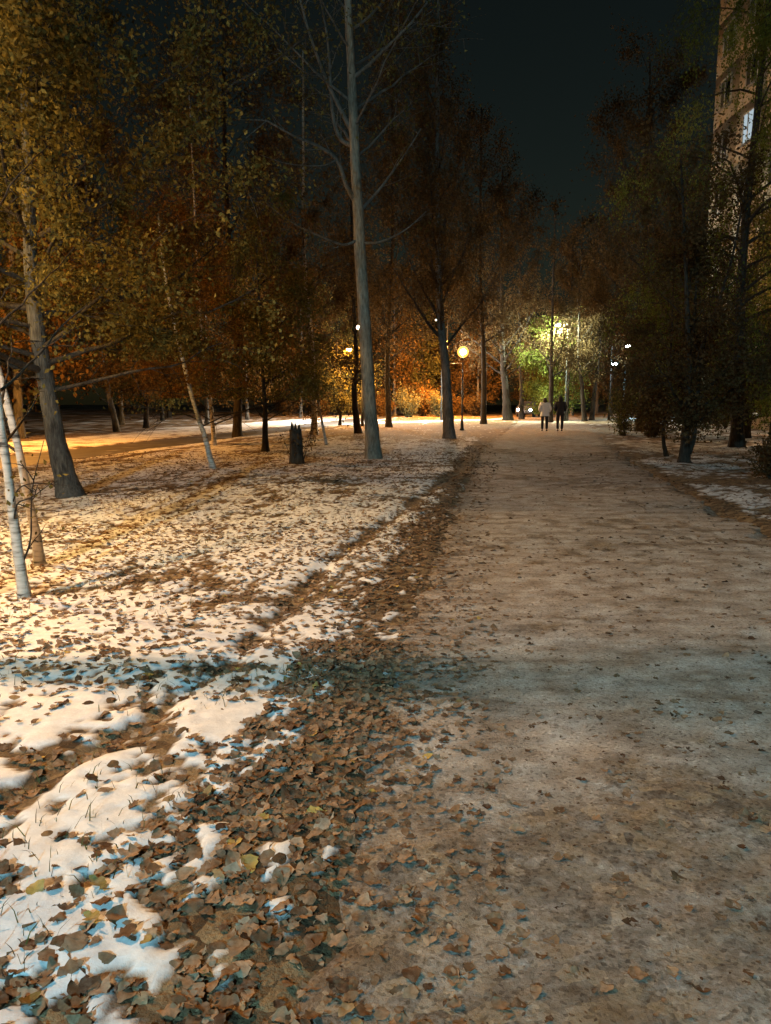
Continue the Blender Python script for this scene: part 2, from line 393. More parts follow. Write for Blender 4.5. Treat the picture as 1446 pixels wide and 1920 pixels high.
    if kind == 'lawn':
        bs = N(nt, 'ShaderNodeMath', operation='MULTIPLY_ADD', i_1=-.42, i_2=.6); nt.links.new(facs, bs.inputs[0]); nt.links.new(bs.outputs[0], bp.inputs['Strength'])
    else:
        gr = noise(140, 4, .8); g2 = N(nt, 'ShaderNodeMath', operation='MULTIPLY_ADD', i_1=.9); nt.links.new(gr, g2.inputs[0]); nt.links.new(h2.outputs[0], g2.inputs[2]); nt.links.new(g2.outputs[0], bp.inputs['Height'])
    nt.links.new(b.outputs[0], out.inputs[0]); return m

M['lawn'] = ground_material('snowy_lawn', 'lawn'); M['path'] = ground_material('trodden_path', 'path')
lawn = tag(link('lawn', lawn_me, M['lawn']), 'snow dusted lawn strewn with fallen leaves', kind='structure')

prow = rows[(rows > -13) & (rows < 160)]
U = np.linspace(0, 1, 190)
Lr = path_l(prow)[:, None] - .35; Rr_ = path_r(prow)[:, None] + .35
PX = Lr + (Rr_ - Lr) * U[None, :]; PY = np.repeat(prow[:, None], len(U), 1)
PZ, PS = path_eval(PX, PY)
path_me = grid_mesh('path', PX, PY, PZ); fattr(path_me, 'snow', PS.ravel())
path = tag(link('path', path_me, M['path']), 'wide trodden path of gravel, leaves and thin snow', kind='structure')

# the road behind the lawn
def road_material():
    m, nt, out = newmat('wet_road'); b = N(nt, 'ShaderNodeBsdfPrincipled', i_Roughness=.55)
    tc = N(nt, 'ShaderNodeTexCoord'); n = N(nt, 'ShaderNodeTexNoise', i_Scale=1.2, i_Detail=8); nt.links.new(tc.outputs['Object'], n.inputs['Vector'])
    nt.links.new(ramp(nt, n.outputs[0], [(.35, (.045, .04, .036)), (.6, (.09, .08, .07)), (.72, (.3, .29, .28))]), b.inputs['Base Color'])
    nt.links.new(b.outputs[0], out.inputs[0]); return m
ry = np.array([-14 + 2.0 * i for i in range(47)]); ru = np.linspace(.3, 3.6, 8)
RX = -12 + .185 * ry[:, None] - ru[None, :] * 1.017; RY = np.repeat(ry[:, None], len(ru), 1)
road_me = grid_mesh('road', RX, RY, np.full_like(RX, -.045))
road = tag(link('road', road_me, road_material()), 'brown wet road behind the lawn', kind='structure')

# ------------------------------------------------------------------ fallen leaves
rng = np.random.default_rng(7)
def leaf_shape(kind, seed, n=9):
    r = np.random.default_rng(seed)
    t = np.linspace(0, 1, n)                                   # along the midrib
    pk = [.42, .36, .5, .45][kind % 4]; wd = [.40, .47, .29, .35][kind % 4]
    w = wd * np.sin(math.pi * t ** (math.log(.5) / math.log(pk))) ** .8
    curl = r.choice([r.uniform(.03, .22), r.uniform(.2, .55)]); bend = r.uniform(-.35, .45); tw = r.uniform(-.7, .7); side = r.uniform(-.12, .12)
    V = []; T = []
    idx = []
    for i in range(n):
        x = t[i] - .5; zc = bend * (x * x) * 1.2 + .02 * r.normal(); yc = side * math.sin(math.pi * t[i])
        row = []
        for sd in (-1, 0, 1):
            if sd == 0: V.append((x, yc, zc))
            else:
                ww = w[i] * r.uniform(.78, 1.12) * (r.uniform(.3, .8) if r.random() < .13 else 1) if 0 < i < n - 1 else .012
                V.append((x + r.uniform(-.03, .03), yc + sd * ww, zc + curl * (ww * 1.5) ** 1.6 * (1 + sd * tw) + r.normal() * .03))
            row.append(len(V) - 1)
        idx.append(row)
    for i in range(n - 1):
        for c in (0, 1):
            a, b, d, e = idx[i][c], idx[i][c + 1], idx[i + 1][c + 1], idx[i + 1][c]
            T += [(a, b, d), (a, d, e)]
    V = np.array(V, float)
    s0 = len(V); z0 = V[idx[0][1], 2]                           # stalk
    V = np.vstack([V, [(-.5, .018, z0), (-.5, -.018, z0), (-.66, .05 * r.uniform(-2, 2), z0 + .05), (-.86, .06 * r.uniform(-4, 4), z0 + .05 + .1 * r.random())]]); T += [(s0, s0 + 1, s0 + 2), (s0 + 1, s0 + 3, s0 + 2)]
    return V, np.array(T)
SHAPES = [leaf_shape(k, 100 + k) for k in range(26)] + [leaf_shape(k, 200 + k, 4) for k in range(10)]

def scatter():
    P = []
    def add(n, fx, y0, y1, sz, tint, ypow=1.0):
        y = y0 + (y1 - y0) * rng.random(n) ** ypow
        lo, hi = fx(y); x = lo + (hi - lo) * rng.random(n)
        P.append(np.stack([x, y, rng.uniform(sz[0], sz[1], n), np.clip(rng.normal(tint, .23, n), 0, 1)], 1))
    lim = lambda y: -.62 * y - 1.0
    left = lambda y: (lim(y), snow_x(y) + .1)
    add(2600, left, 1.2, 5, (.03, .075), .38, .8)
    add(9500, left, 4, 10, (.032, .064), .50, .7)
    add(14000, left, 9, 24, (.04, .075), .50, .75)
    belt = lambda y: (snow_x(y) - .15, path_l(y) + .02 + .16 * rng.normal(0, 1, len(y)) * np.clip(7 / y, .5, 1.2))
    add(2700, belt, 1.2, 5, (.026, .082), .42, .75)
    add(1700, belt, 4.5, 12, (.03, .07), .42, .8)
    add(900, belt, 11, 28, (.04, .075), .40, .8)
    edge = lambda y: (path_l(y) - .1, path_l(y) + .6)
    add(620, edge, 1.2, 6, (.03, .066), .42); add(700, edge, 6, 20, (.04, .07), .36)
    pth = lambda y: (path_l(y) + .1, np.minimum(path_r(y) + .2, .62 * y + 1.0))
    add(420, pth, 1.2, 4, (.025, .062), .30, .8); add(700, pth, 3.5, 9, (.025, .06), .28, .8); add(1100, pth, 8, 24, (.03, .07), .3, .8)
    add(2600, pth, 1.2, 8, (.006, .02), .12, .8); add(1500, pth, 6, 16, (.01, .028), .15, .8)
    rgt = lambda y: (path_r(y) - .3, np.maximum(path_r(y) + .3, .62 * y + 1.5))
    add(4200, rgt, 6, 26, (.04, .075), .36, .8)
    return np.concatenate(P)
LV = scatter()
# keep leaves mostly off the thick snow crests near the camera
zl, sl = lawn_eval(LV[:, 0], LV[:, 1])
on_path = (LV[:, 0] > path_l(LV[:, 1])) & (LV[:, 0] < path_r(LV[:, 1]))
keep = on_path | (sl < .55) | (rng.random(len(LV)) < np.where(LV[:, 1] < 4, .25, .62))
LV = LV[keep]; on_path = on_path[keep]; sl = sl[keep]
LZ = gz(LV[:, 0], LV[:, 1])
depth = LV[:, 1] * math.cos(PITCH) + (H_CAM - LZ) * math.sin(PITCH)
pxl = LV[:, 0] / depth; pyl = (LV[:, 1] * math.sin(PITCH) - (H_CAM - LZ) * math.cos(PITCH)) / depth
inview = (abs(pxl) < .49) & (pyl > -.65)
app = np.where(inview, LV[:, 2] / depth, 0)
order = np.argsort(-app)
single = np.zeros(len(LV), bool); single[order[:300]] = True

def leaf_mats(n, flat=.22):
    yaw = rng.uniform(0, 2 * math.pi, n); tx = rng.normal(0, flat, n); ty = rng.normal(0, flat, n)
    cy, sy = np.cos(yaw), np.sin(yaw)
    Rz = np.zeros((n, 3, 3)); Rz[:, 0, 0] = cy; Rz[:, 0, 1] = -sy; Rz[:, 1, 0] = sy; Rz[:, 1, 1] = cy; Rz[:, 2, 2] = 1
    cx, sx = np.cos(tx), np.sin(tx); Rx = np.zeros((n, 3, 3)); Rx[:, 0, 0] = 1; Rx[:, 1, 1] = cx; Rx[:, 1, 2] = -sx; Rx[:, 2, 1] = sx; Rx[:, 2, 2] = cx
    c2, s2 = np.cos(ty), np.sin(ty); Ry = np.zeros((n, 3, 3)); Ry[:, 1, 1] = 1; Ry[:, 0, 0] = c2; Ry[:, 0, 2] = s2; Ry[:, 2, 0] = -s2; Ry[:, 2, 2] = c2
    return Rz @ Rx @ Ry
LM = leaf_mats(len(LV)); flip = rng.random(len(LV)) < .45
LM[flip, :, 2] *= -1; LM[flip, :, 1] *= -1
LM[on_path] = leaf_mats(int(on_path.sum()), .10)
edge_d = LV[:, 0] - path_l(LV[:, 1])
mid = on_path & (edge_d > .45)
lift = np.where(mid, -.001, np.where(on_path, .0, .004)) + rng.random(len(LV)) * np.where(mid, .004, np.where(on_path, .006, .010))
which = np.where((LV[:, 1] > 6.5) | (LV[:, 2] < .022), rng.integers(26, 36, len(LV)), rng.integers(0, 26, len(LV)))

def bake(sel, name, parent):
    Vs = []; Ts = []; tints = []; n0 = 0
    for k, (V, T) in enumerate(SHAPES):
        idx = np.where(sel & (which == k))[0]
        if not len(idx): continue
        W = np.einsum('nij,vj->nvi', LM[idx], V) * LV[idx, 2][:, None, None]
        W += np.stack([LV[idx, 0], LV[idx, 1], LZ[idx] + lift[idx]], 1)[:, None, :]
        Vs.append(W.reshape(-1, 3)); Ts.append((T[None] + (np.arange(len(idx)) * len(V))[:, None, None] + n0).reshape(-1, 3))
        tints.append(np.repeat(LV[idx, 3], len(V))); n0 += len(idx) * len(V)
    me = mesh_np(name, np.concatenate(Vs), None, np.concatenate(Ts)); fattr(me, 'tint', np.concatenate(tints))
    return tag(link(name, me, M['fallen'], parent), kind='stuff')
bake(~single & ~on_path, 'leaf_litter', lawn)
bake(~single & on_path, 'leaf_litter', path)
leaf_mes = []
for V, T in SHAPES:
    me = mesh_np('fallen_leaf', V, None, T); me.materials.append(M['fallen_obj']); leaf_mes.append(me)
for i in np.where(single)[0]:
    o = bpy.data.objects.new('fallen_leaf', leaf_mes[which[i]]); COL.objects.link(o); o.parent = path if on_path[i] else lawn
    mt = Matrix(LM[i].tolist()).to_4x4() @ Matrix.Scale(float(LV[i, 2]), 4)
    mt.translation = (float(LV[i, 0]), float(LV[i, 1]), float(LZ[i] + lift[i])); o.matrix_local = mt

# sparse grass poking through the snow
def grass():
    n = 9000; y = 1.3 + 15 * rng.random(n) ** .8; x = (-.62 * y - .8) + (snow_x(y) + .62 * y + .8) * rng.random(n)
    k = vnoise(x * 1.7, y * 1.7, 77) > .52; x = x[k]; y = y[k]; n = len(x); z = gz(x, y)
    h = rng.uniform(.02, .075, n); a = rng.uniform(0, 6.28, n); w = rng.uniform(.0012, .0028, n); b = rng.uniform(.2, 1.3, n) * h; d = rng.uniform(0, 6.28, n)
    cx, sx = np.cos(a) * w, np.sin(a) * w; P = np.stack([x, y, z - .005], 1)
    T1 = P + np.stack([np.cos(d) * b * .35, np.sin(d) * b * .35, h * .65], 1); T2 = P + np.stack([np.cos(d) * b, np.sin(d) * b, h], 1); o = np.stack([cx, sx, 0 * cx], 1)
    V = np.stack([P - o, P + o, T1 + o * .8, T1 - o * .8, T2], 1).reshape(-1, 3); q = np.arange(n)[:, None] * 5
    me = mesh_np('grass', V, q + np.array([[0, 1, 2, 3]]), q + np.array([[3, 2, 4]])); fattr(me, 'tint', np.repeat(rng.random(n), 5))
    g = link('grass', me, leafmat('dry_grass', [(0, (.06, .05, .02)), (.6, (.13, .11, .04)), (1, (.12, .13, .04))], 'attr', .2)); tag(g, 'thin dry grass blades poking through the snow', kind='stuff')
grass()

# ------------------------------------------------------------------ trees
def curve_pts(ctrl, n):
    C = np.asarray(ctrl, float); m = len(C)
    if m == 2: C = np.array([C[0], (C[0] + C[1]) / 2, C[1]]); m = 3
    E = np.vstack([2 * C[0] - C[1], C, 2 * C[-1] - C[-2]])
    t = np.linspace(0, m - 1 - 1e-6, n); i = t.astype(int); f = (t - i)[:, None]
    p0, p1, p2, p3 = E[i], E[i + 1], E[i + 2], E[i + 3]
    return .5 * ((2 * p1) + (-p0 + p2) * f + (2 * p0 - 5 * p1 + 4 * p2 - p3) * f ** 2 + (-p0 + 3 * p1 - 3 * p2 + p3) * f ** 3)

def leaf_cloud(name, P, size, r, hang=.0, asp=.62):
    n = len(P)
    d = r.normal(0, 1, (n, 3)); d[:, 2] -= hang * 2.0; d /= np.linalg.norm(d, axis=1)[:, None]
    e = r.normal(0, 1, (n, 3)); e -= (e * d).sum(1)[:, None] * d; e /= np.linalg.norm(e, axis=1)[:, None] + 1e-9
    nn = np.cross(d, e); s = size * r.uniform(.6, 1.35, n)[:, None]
    V = np.stack([P - d * s * .5, P + e * s * asp * .5 + nn * s * .10, P + d * s * .5, P - e * s * asp * .5 + nn * s * .10], 1).reshape(-1, 3)
    b = np.arange(n)[:, None] * 4
    T = np.concatenate([b + np.array([[0, 1, 2]]), b + np.array([[0, 2, 3]])])
    me = mesh_np(name, V, None, T, smooth=False)
    cl = vnoise(P[:, 0] * .9 + 5, P[:, 2] * .9 + P[:, 1] * .6, 3)
    tint = np.clip(.55 * r.random(n) + .6 * cl - .08, 0, 1)
    fattr(me, 'tint', np.repeat(tint, 4)); return me

def tree_meshes(ctrl, r0, r1, seed, n_limb=16, z0=.3, L=3.0, up=.5, droop=.0, sub=5, leaves=6000, size=.09, spread=.28, limbs=(), k=9, hang=.2,
                zmin=.5, taper=.9, az=None, twig=True, flare=.38, sub_len=.42):
    """trunk + limbs as one mesh, leaves as another; in the tree's own coordinates"""
    r = np.random.default_rng(seed); mb = MB(); tk = MB()
    P = curve_pts(ctrl, 34); n = len(P); t = np.linspace(0, 1, n)
    P[1:-1, :2] += np.cumsum(r.normal(0, .10 * r0, (n - 2, 2)), 0) * .35
    rad = r1 + (r0 - r1) * (1 - t) ** taper
    hz = P[:, 2] - P[0, 2]
    dz = np.full(n, hz[-1])
    rad = rad * (1 + flare * np.exp(-np.maximum(hz, 0) / (1.4 * r0 + .02)))
    a = np.arange(k) * 2 * math.pi / k
    wob = 1 + .05 * r.normal(0, 1, (n, k)) + .10 * np.exp(-hz / (2 * r0 + .02))[:, None] * np.sin(a * 3 + r.uniform(0, 6))[None]
    # extra rings close to the ground for the flare
    P2 = np.vstack([P[0] - np.array([0, 0, .12]), P]); rad2 = np.concatenate([[rad[0] * 1.05], rad]); wob2 = np.vstack([wob[:1], wob])
    tk.tube(P2, rad2, k, True, wob2)
    spots = []
    def limb(Q, ra, rb, ks, nsub, sl):
        m = len(Q); mb.tube(Q, ra + (rb - ra) * np.linspace(0, 1, m) ** .8, ks, False)
        tot = np.linalg.norm(np.diff(Q, axis=0), axis=1).sum()
        for s in range(nsub):
            f = .22 + .76 * (s + r.random()) / nsub; i = min(m - 2, int(f * (m - 1)))
            d = Q[i + 1] - Q[i]; d /= np.linalg.norm(d) + 1e-9
            e = r.normal(0, 1, 3); e[2] += .15 - droop; e = e - .2 * (e @ d) * d; e /= np.linalg.norm(e)
            v_ = d * .65 + e * .75; ln = tot * sl * r.uniform(.55, 1.2) * (1.15 - .5 * f)
            tt = np.linspace(0, 1, 6)[:, None]
            W = Q[i] + v_ * ln * tt + np.array([0, 0, -droop * ln * .9]) * tt ** 2 + r.normal(0, .03 * ln, (6, 3)) * tt
            mb.tube(W, np.linspace(max(.006, rb * 1.0), .003, 6), 3, False)
            spots.append((W, ln))
            if twig:
                for q in range(2):
                    j = int(r.integers(2, 5)); e2 = r.normal(0, 1, 3); e2[2] -= droop; e2 /= np.linalg.norm(e2); l2 = ln * r.uniform(.3, .6)
                    W2 = W[j] + (e2 * .8 + v_ * .5) * l2 * np.linspace(0, 1, 4)[:, None] + np.array([0, 0, -droop * l2]) * np.linspace(0, 1, 4)[:, None] ** 2
                    mb.tube(W2, np.linspace(.006, .002, 4), 3, False); spots.append((W2, l2))
        spots.append((Q[m // 2:], tot * .5))
    for i in range(n_limb):
        f = z0 + (.98 - z0) * (i + r.random() * .8) / n_limb
        ii = min(n - 2, int(f * (n - 1))); c = P[ii] * (1 - (f * (n - 1) - ii)) + P[ii + 1] * (f * (n - 1) - ii)
        aa = (i * 2.4 + r.normal(0, .5)) if az is None else az[0] + r.normal(0, az[1])
        rel = (f - z0) / (1 - z0); ln = L * (1.0 - .62 * rel) * r.uniform(.7, 1.2) * (.75 + .6 * min(1, rel * 3))
        el = up + .35 * rel + r.normal(0, .12)
        d = np.array([math.cos(aa) * math.cos(el), math.sin(aa) * math.cos(el), math.sin(el)])
        tt = np.linspace(0, 1, 10)[:, None]
        Q = c + d * ln * tt + np.array([0, 0, (.22 - droop) * ln]) * tt ** 2 + np.cumsum(r.normal(0, .022 * ln, (10, 3)), 0) * tt
        ra = max(.012, rad[ii] * r.uniform(.28, .5)); limb(Q, ra, max(.005, ra * .18), 6, sub, sub_len)
    for ctrl2, ra, rb, ns in limbs:
        limb(curve_pts(ctrl2, 16), ra, rb, 7, ns, .22)
    tm = (tk.mesh('trunk'), mb.mesh('branches') if mb.n else None)
    lm = None
    if leaves:
        wts = np.array([s[1] for s in spots]); wts = wts * r.exponential(1.0, len(wts)) ** 1.3; wts /= wts.sum()
        pick = r.choice(len(spots), leaves, p=wts); f = r.random(leaves) ** .75
        LP = np.zeros((leaves, 3))
        for q in np.unique(pick):
            W = spots[q][0]; msk = pick == q; x = f[msk] * (len(W) - 1); i = np.minimum(x.astype(int), len(W) - 2); g = (x - i)[:, None]
            LP[msk] = W[i] * (1 - g) + W[i + 1] * g
        off = r.normal(0, spread, (leaves, 3)) * r.random((leaves, 1)); off[:, 2] -= np.abs(r.normal(0, spread * hang * 2.2, leaves))
        LP += off
        lm = leaf_cloud('crown', LP[LP[:, 2] > zmin], size, r, hang)
    return tm, lm

def place_tree(name, label, x, y, meshes, bark_m, leaf_m, group=None, rz=0, sc=1.0, cat='tree', limb_m=None):
    t = thing(name, (x, y, gz(x, y) - .02), label, cat, group, rz); t.scale = (sc, sc, sc)
    link('trunk', meshes[0][0], bark_m, t)
    if meshes[0][1] is not None: link('limbs', meshes[0][1], limb_m or (M['bark_dark'] if bark_m in (M['birch'], M['bark']) else bark_m), t)
    if meshes[1] is not None: link('crown', meshes[1], leaf_m, t)
    return t

def at_px(px, py, Y):           # photo pixel on the upright plane at distance Y
    u = (px - 723) / 1450; w = -(py - 960) / 1450
    d = np.array([u, math.cos(PITCH) + w * math.sin(PITCH), -math.sin(PITCH) + w * math.cos(PITCH)]); t = Y / d[1]
    return d * t + np.array([0, 0, H_CAM])

# --- left: the thick leaning tree
place_tree('broadleaf_tree', 'thick grey trunked tree with yellow leaves left of the lawn, behind the two young birches', -5.33, 12.93,
    tree_meshes([(0, 0, 0), (-.22, 0, 1.3), (-.36, 0, 2.7), (-.42, .1, 4.5), (-.3, .2, 8), (-.2, .2, 13)], .168, .05, 11, 38, .27, 4.8, .18, .14, 8, 85000, .072, .27, k=14, zmin=2.25, flare=.45), M['bark_deep'], M['lf_yellow'], limb_m=M['bark_dark'])
place_tree('broadleaf_tree', 'yellow leaved tree mostly outside the left edge, its branches hanging in', -10.6, 16.0,
    tree_meshes([(0, 0, 0), (-.1, 0, 2), (.1, 0, 5), (.2, 0, 10)], .18, .03, 10, 34, .22, 4.0, .15, .15, 8, 45000, .066, .27, zmin=2.2), M['bark'], M['lf_yellow'])
place_tree('broadleaf_tree', 'bare trunk just left of the frame whose shadow crosses the path', -3.4, 4.36,
    tree_meshes([(0, 0, 0), (0, 0, 2), (-.05, 0, 4), (-.4, 0, 9)], .145, .05, 9, 16, .66, 2.2, .5, .1, 4, 1500, .06, .3), M['bark'], M['lf_brown'])
# --- two young birches at the left edge
place_tree('birch_tree', 'young white birch nearest the camera at the left edge', -2.96, 6.17,
    tree_meshes([(0, 0, 0), (-.05, .02, .6), (-.11, .05, 1.3), (-.22, .1, 2.4), (-.7, .3, 5), (-1.0, .5, 7)], .046, .012, 12, 12, .38, 1.2, .6, .15, 3, 420, .05, .2, k=10, az=(2.6, .9),
        limbs=[([(-.055, .02, .62), (.02, -.05, .80), (.16, -.1, .86), (.34, -.12, .98)], .009, .003, 2), ([(-.01, .0, .28), (.07, .03, .5), (.10, .05, .9), (.22, .05, 1.3)], .010, .003, 3), ([(-.06, .02, .78), (.03, .0, .93), (.20, .02, .96), (.42, .05, .93)], .008, .002, 3)]), M['birch'], M['lf_yellow'])
place_tree('birch_tree', 'young white birch standing second from the left edge, just behind another', -3.38, 7.41,
    tree_meshes([(0, 0, 0), (-.04, 0, .4), (-.16, 0, 1.2), (-.42, 0, 2.6), (-.9, .2, 5), (-1.2, .3, 7.4)], .052, .012, 13, 12, .38, 1.4, .6, .15, 3, 500, .05, .2, k=10, az=(2.8, .9)), M['birch'], M['lf_yellow'])
# --- lawn trees
place_tree('birch_tree', 'slender pale birch leaning left on the lawn beside the thick tree', -4.02, 17.99,
    tree_meshes([(0, 0, 0), (-.16, 0, .7), (-.42, 0, 1.6), (-.78, 0, 3.3), (-1.0, .1, 4.6), (-1.1, .2, 5.8)], .068, .015, 14, 20, .26, 2.1, .3, .35, 5, 12000, .07, .25, k=9, zmin=1.9), M['birch'], M['lf_orange'])
place_tree('birch_tree', 'thin straight sapling just behind the leaning birch', -6.09, 27.64,
    tree_meshes([(0, 0, 0), (-.1, 0, 1.5), (-.35, 0, 4), (-.5, 0, 12)], .085, .02, 15, 30, .16, 3.4, .35, .2, 6, 30000, .09, .32, zmin=1.7), M['birch'], M['lf_orange'])
place_tree('broadleaf_tree', 'orange lit slim trunk leaning left beyond the road at the far left', -13.56, 39.26,
    tree_meshes([(0, 0, 0), (-.35, 0, 2), (-.7, 0, 4.5), (-.9, 0, 9), (-1, 0, 15)], .16, .03, 16, 26, .22, 4.2, .3, .1, 6, 16000, .14, .5), M['bark'], M['lf_orange'])
place_tree('broadleaf_tree', 'small bushy olive tree on the lawn left of the dark stump', -3.73, 23.94,
    tree_meshes([(0, 0, 0), (.05, 0, 1.2), (0, 0, 3), (-.1, 0, 7.5)], .10, .02, 17, 22, .25, 2.5, .35, .1, 6, 15000, .09, .4, zmin=1.6), M['bark_dark'], M['lf_olive'])
place_tree('birch_tree', 'tall birch with white lower trunk left of the big central tree', -3.31, 36.22,
    tree_meshes([(0, 0, 0), (-.05, 0, 2.2), (-.2, 0, 5), (-.4, 0, 9), (-.3, 0, 17)], .16, .03, 18, 24, .28, 3.2, .5, .35, 5, 8000, .12, .4), M['birch'], M['lf_brown'])
place_tree('birch_tree', 'short thin white birch leaning left next to the tall birch', -2.11, 27.64,
    tree_meshes([(0, 0, 0), (-.16, 0, .9), (-.3, 0, 2.0), (-.5, 0, 5)], .06, .012, 19, 10, .4, 1.5, .5, .2, 4, 1400, .09, .3), M['birch'], M['lf_brown'])

# --- the big central tree, limbs as the photo shows them
bx, by = -.34, 21.31
def loc6(px, py, dy=0):
    p = at_px(px, py, by + dy); return (p[0] - bx, p[1] - by, p[2])
tr6 = [(0, 0, 0), loc6(694, 770), loc6(684, 600), loc6(676, 440), loc6(668, 290), loc6(662, 160), loc6(655, 0), (-.6, .2, 15), (-.5, .2, 19)]
limbs6 = [([loc6(668, 380), loc6(649, 345, -.2), loc6(632, 299, -.4), loc6(595, 272, -.6), loc6(553, 255, -.8), loc6(500, 225, -1)], .075, .02, 8),
          ([loc6(668, 274), loc6(641, 262, .2), loc6(626, 225, .3), loc6(620, 160, .5), loc6(614, 70, .6), loc6(590, -60, .6)], .075, .02, 8),
          ([loc6(662, 250), loc6(634, 195), loc6(607, 137, -.2), loc6(574, 41, -.3), loc6(550, -60, -.3)], .07, .02, 8),
          ([loc6(674, 448), loc6(645, 458, -.3), loc6(610, 446, -.6), loc6(545, 415, -1), loc6(500, 380, -1.4)], .045, .010, 6),
          ([loc6(676, 455), loc6(715, 452, -.3), loc6(760, 430, -.6), loc6(800, 395, -.8)], .04, .010, 6),
          ([loc6(680, 390), loc6(715, 350, .5), loc6(758, 290, .8), loc6(790, 240, 1)], .05, .012, 7),
          ([loc6(632, 299, -.4), loc6(600, 310, -.8), loc6(540, 306, -1.2), loc6(490, 290, -1.5)], .022, .006, 5),
          ([loc6(607, 137, -.2), loc6(585, 140, -.5), loc6(560, 125, -.8), loc6(520, 90, -1)], .022, .006, 5),
          ([loc6(500, 225, -1), loc6(440, 290, -1.5), loc6(478, 390, -1.8), loc6(505, 500, -2)], .014, .004, 4),
          ([loc6(500, 225, -1), loc6(420, 215, -1.4), loc6(385, 150, -1.7), loc6(350, 40, -2)], .016, .004, 5)]
place_tree('poplar_tree', 'tall pale trunked central tree with bare forked limbs on the lawn', bx, by,
    tree_meshes(tr6, .20, .05, 20, 18, .48, 3.6, .6, .05, 9, 5000, .08, .45, limbs=limbs6, k=14), M['bark_pale'], M['lf_olive'], limb_m=M['bark'])
place_tree('poplar_tree', 'tall grey trunk just left of the orange globe lamp', 2.70, 32.67,
    tree_meshes([(0, 0, 0), (-.15, 0, 2.5), (-.45, 0, 5.5), (-.6, 0, 10), (-.6, 0, 18)], .23, .05, 21, 28, .36, 4.2, .8, .05, 8, 26000, .10, .45, k=12), M['bark'], M['lf_brown'])
place_tree('broadleaf_tree', 'thin dark trunk partly hidden behind the central tree', -1.33, 37.98,
    tree_meshes([(0, 0, 0), (-.2, 0, 2), (-.1, 0, 3.6), (-.3, 0, 9), (-.3, 0, 14)], .17, .03, 22, 20, .35, 3.2, .5, .1, 5, 6000, .12, .5), M['bark_dark'], M['lf_brown'])
place_tree('poplar_tree', 'dark trunk right of the orange globe lamp', 6.61, 52.43,
    tree_meshes([(0, 0, 0), (-.1, 0, 5), (-.4, 0, 10), (-.5, 0, 20)], .20, .05, 23, 26, .35, 4.4, .6, .05, 7, 20000, .14, .55), M['bark_dark'], M['lf_brown'])
place_tree('poplar_tree', 'thick dark trunk left of the two walkers', 9.75, 62.13,
    tree_meshes([(0, 0, 0), (-.3, 0, 3), (-.6, 0, 7), (-.8, 0, 19)], .36, .06, 24, 22, .36, 3.8, .6, .05, 5, 7000, .16, .55), M['bark_dark'], M['lf_brown'])
place_tree('poplar_tree', 'slimmer dark trunk between the thick trunk and the walkers', 11.6, 66.5,
    tree_meshes([(0, 0, 0), (-.1, 0, 3), (-.4, 0, 8), (-.5, 0, 18)], .22, .05, 25, 20, .36, 3.6, .6, .05, 5, 6000, .16, .55), M['bark_dark'], M['lf_brown'])

place_tree('broadleaf_tree', 'tall dim brown crown filling the dark left of the central tree', -6.4, 33.5,
    tree_meshes([(0, 0, 0), (.1, 0, 4), (-.2, 0, 10), (-.1, 0, 21)], .20, .04, 26, 34, .26, 5.0, .5, .1, 8, 30000, .11, .5), M['bark_dark'], M['lf_brown'])
place_tree('broadleaf_tree', 'tall dim brown crown right behind the upper half of the central tree', .2, 46.0,
    tree_meshes([(0, 0, 0), (-.1, 0, 4), (.2, 0, 10), (.1, 0, 23)], .18, .04, 27, 34, .32, 5.2, .5, .1, 8, 28000, .13, .55), M['bark_dark'], M['lf_brown'])
# stump
def stump():
    x, y = -2.22, 19.51
    t = thing('tree_stump', (x, y, gz(x, y) - .02), 'dark broken stump standing on the lawn left of the central tree', 'stump')
    mb = MB(); r = np.random.default_rng(5); n = 12; z = np.linspace(-.1, .88, n); k = 14
    a = np.arange(k) * 2 * math.pi / k
    wob = 1 + .07 * r.normal(0, 1, (1, k)) + .03 * r.normal(0, 1, (n, k)) + .25 * np.exp(-np.maximum(z, 0) / .15)[:, None] * (.6 + .6 * np.sin(a * 4)[None])
    P = np.stack([-.04 * z, .02 * z, z], 1); mb.tube(P, np.linspace(.175, .15, n), k, True, wob)
    mb.build('trunk', M['bark_dark'], t)
    sp = MB()
    for q in range(7):
        aa = q * .9 + r.random(); h = r.uniform(.05, .32)
        sp.box((.10 * math.cos(aa) - .04, .10 * math.sin(aa) + .02, 0.85 + h / 2), (.03, .025, h / 2 + .04), taper=.3)
    sp.build('splinter', M['bark_dark'], t, False)
    sh = MB(); leafP = []
    for q in range(5):
        aa = r.uniform(0, 6.28); h = r.uniform(.6, 1.3); tt = np.linspace(0, 1, 7)[:, None]
        Q = np.array([.15 * math.cos(aa), .15 * math.sin(aa), .1]) + np.array([math.cos(aa) * .35 * h, math.sin(aa) * .35 * h, h]) * tt + np.array([0, 0, -.2 * h]) * tt ** 3
        sh.tube(Q, np.linspace(.009, .003, 7), 4, False); leafP += [Q[int(i)] + r.normal(0, .1, 3) for i in r.integers(2, 7, 30)]
    sh.build('shoot', M['bark_dark'], t)
    link('crown', leaf_cloud('crown', np.array(leafP), .07, r, .2), M['lf_brown'], t)
stump()

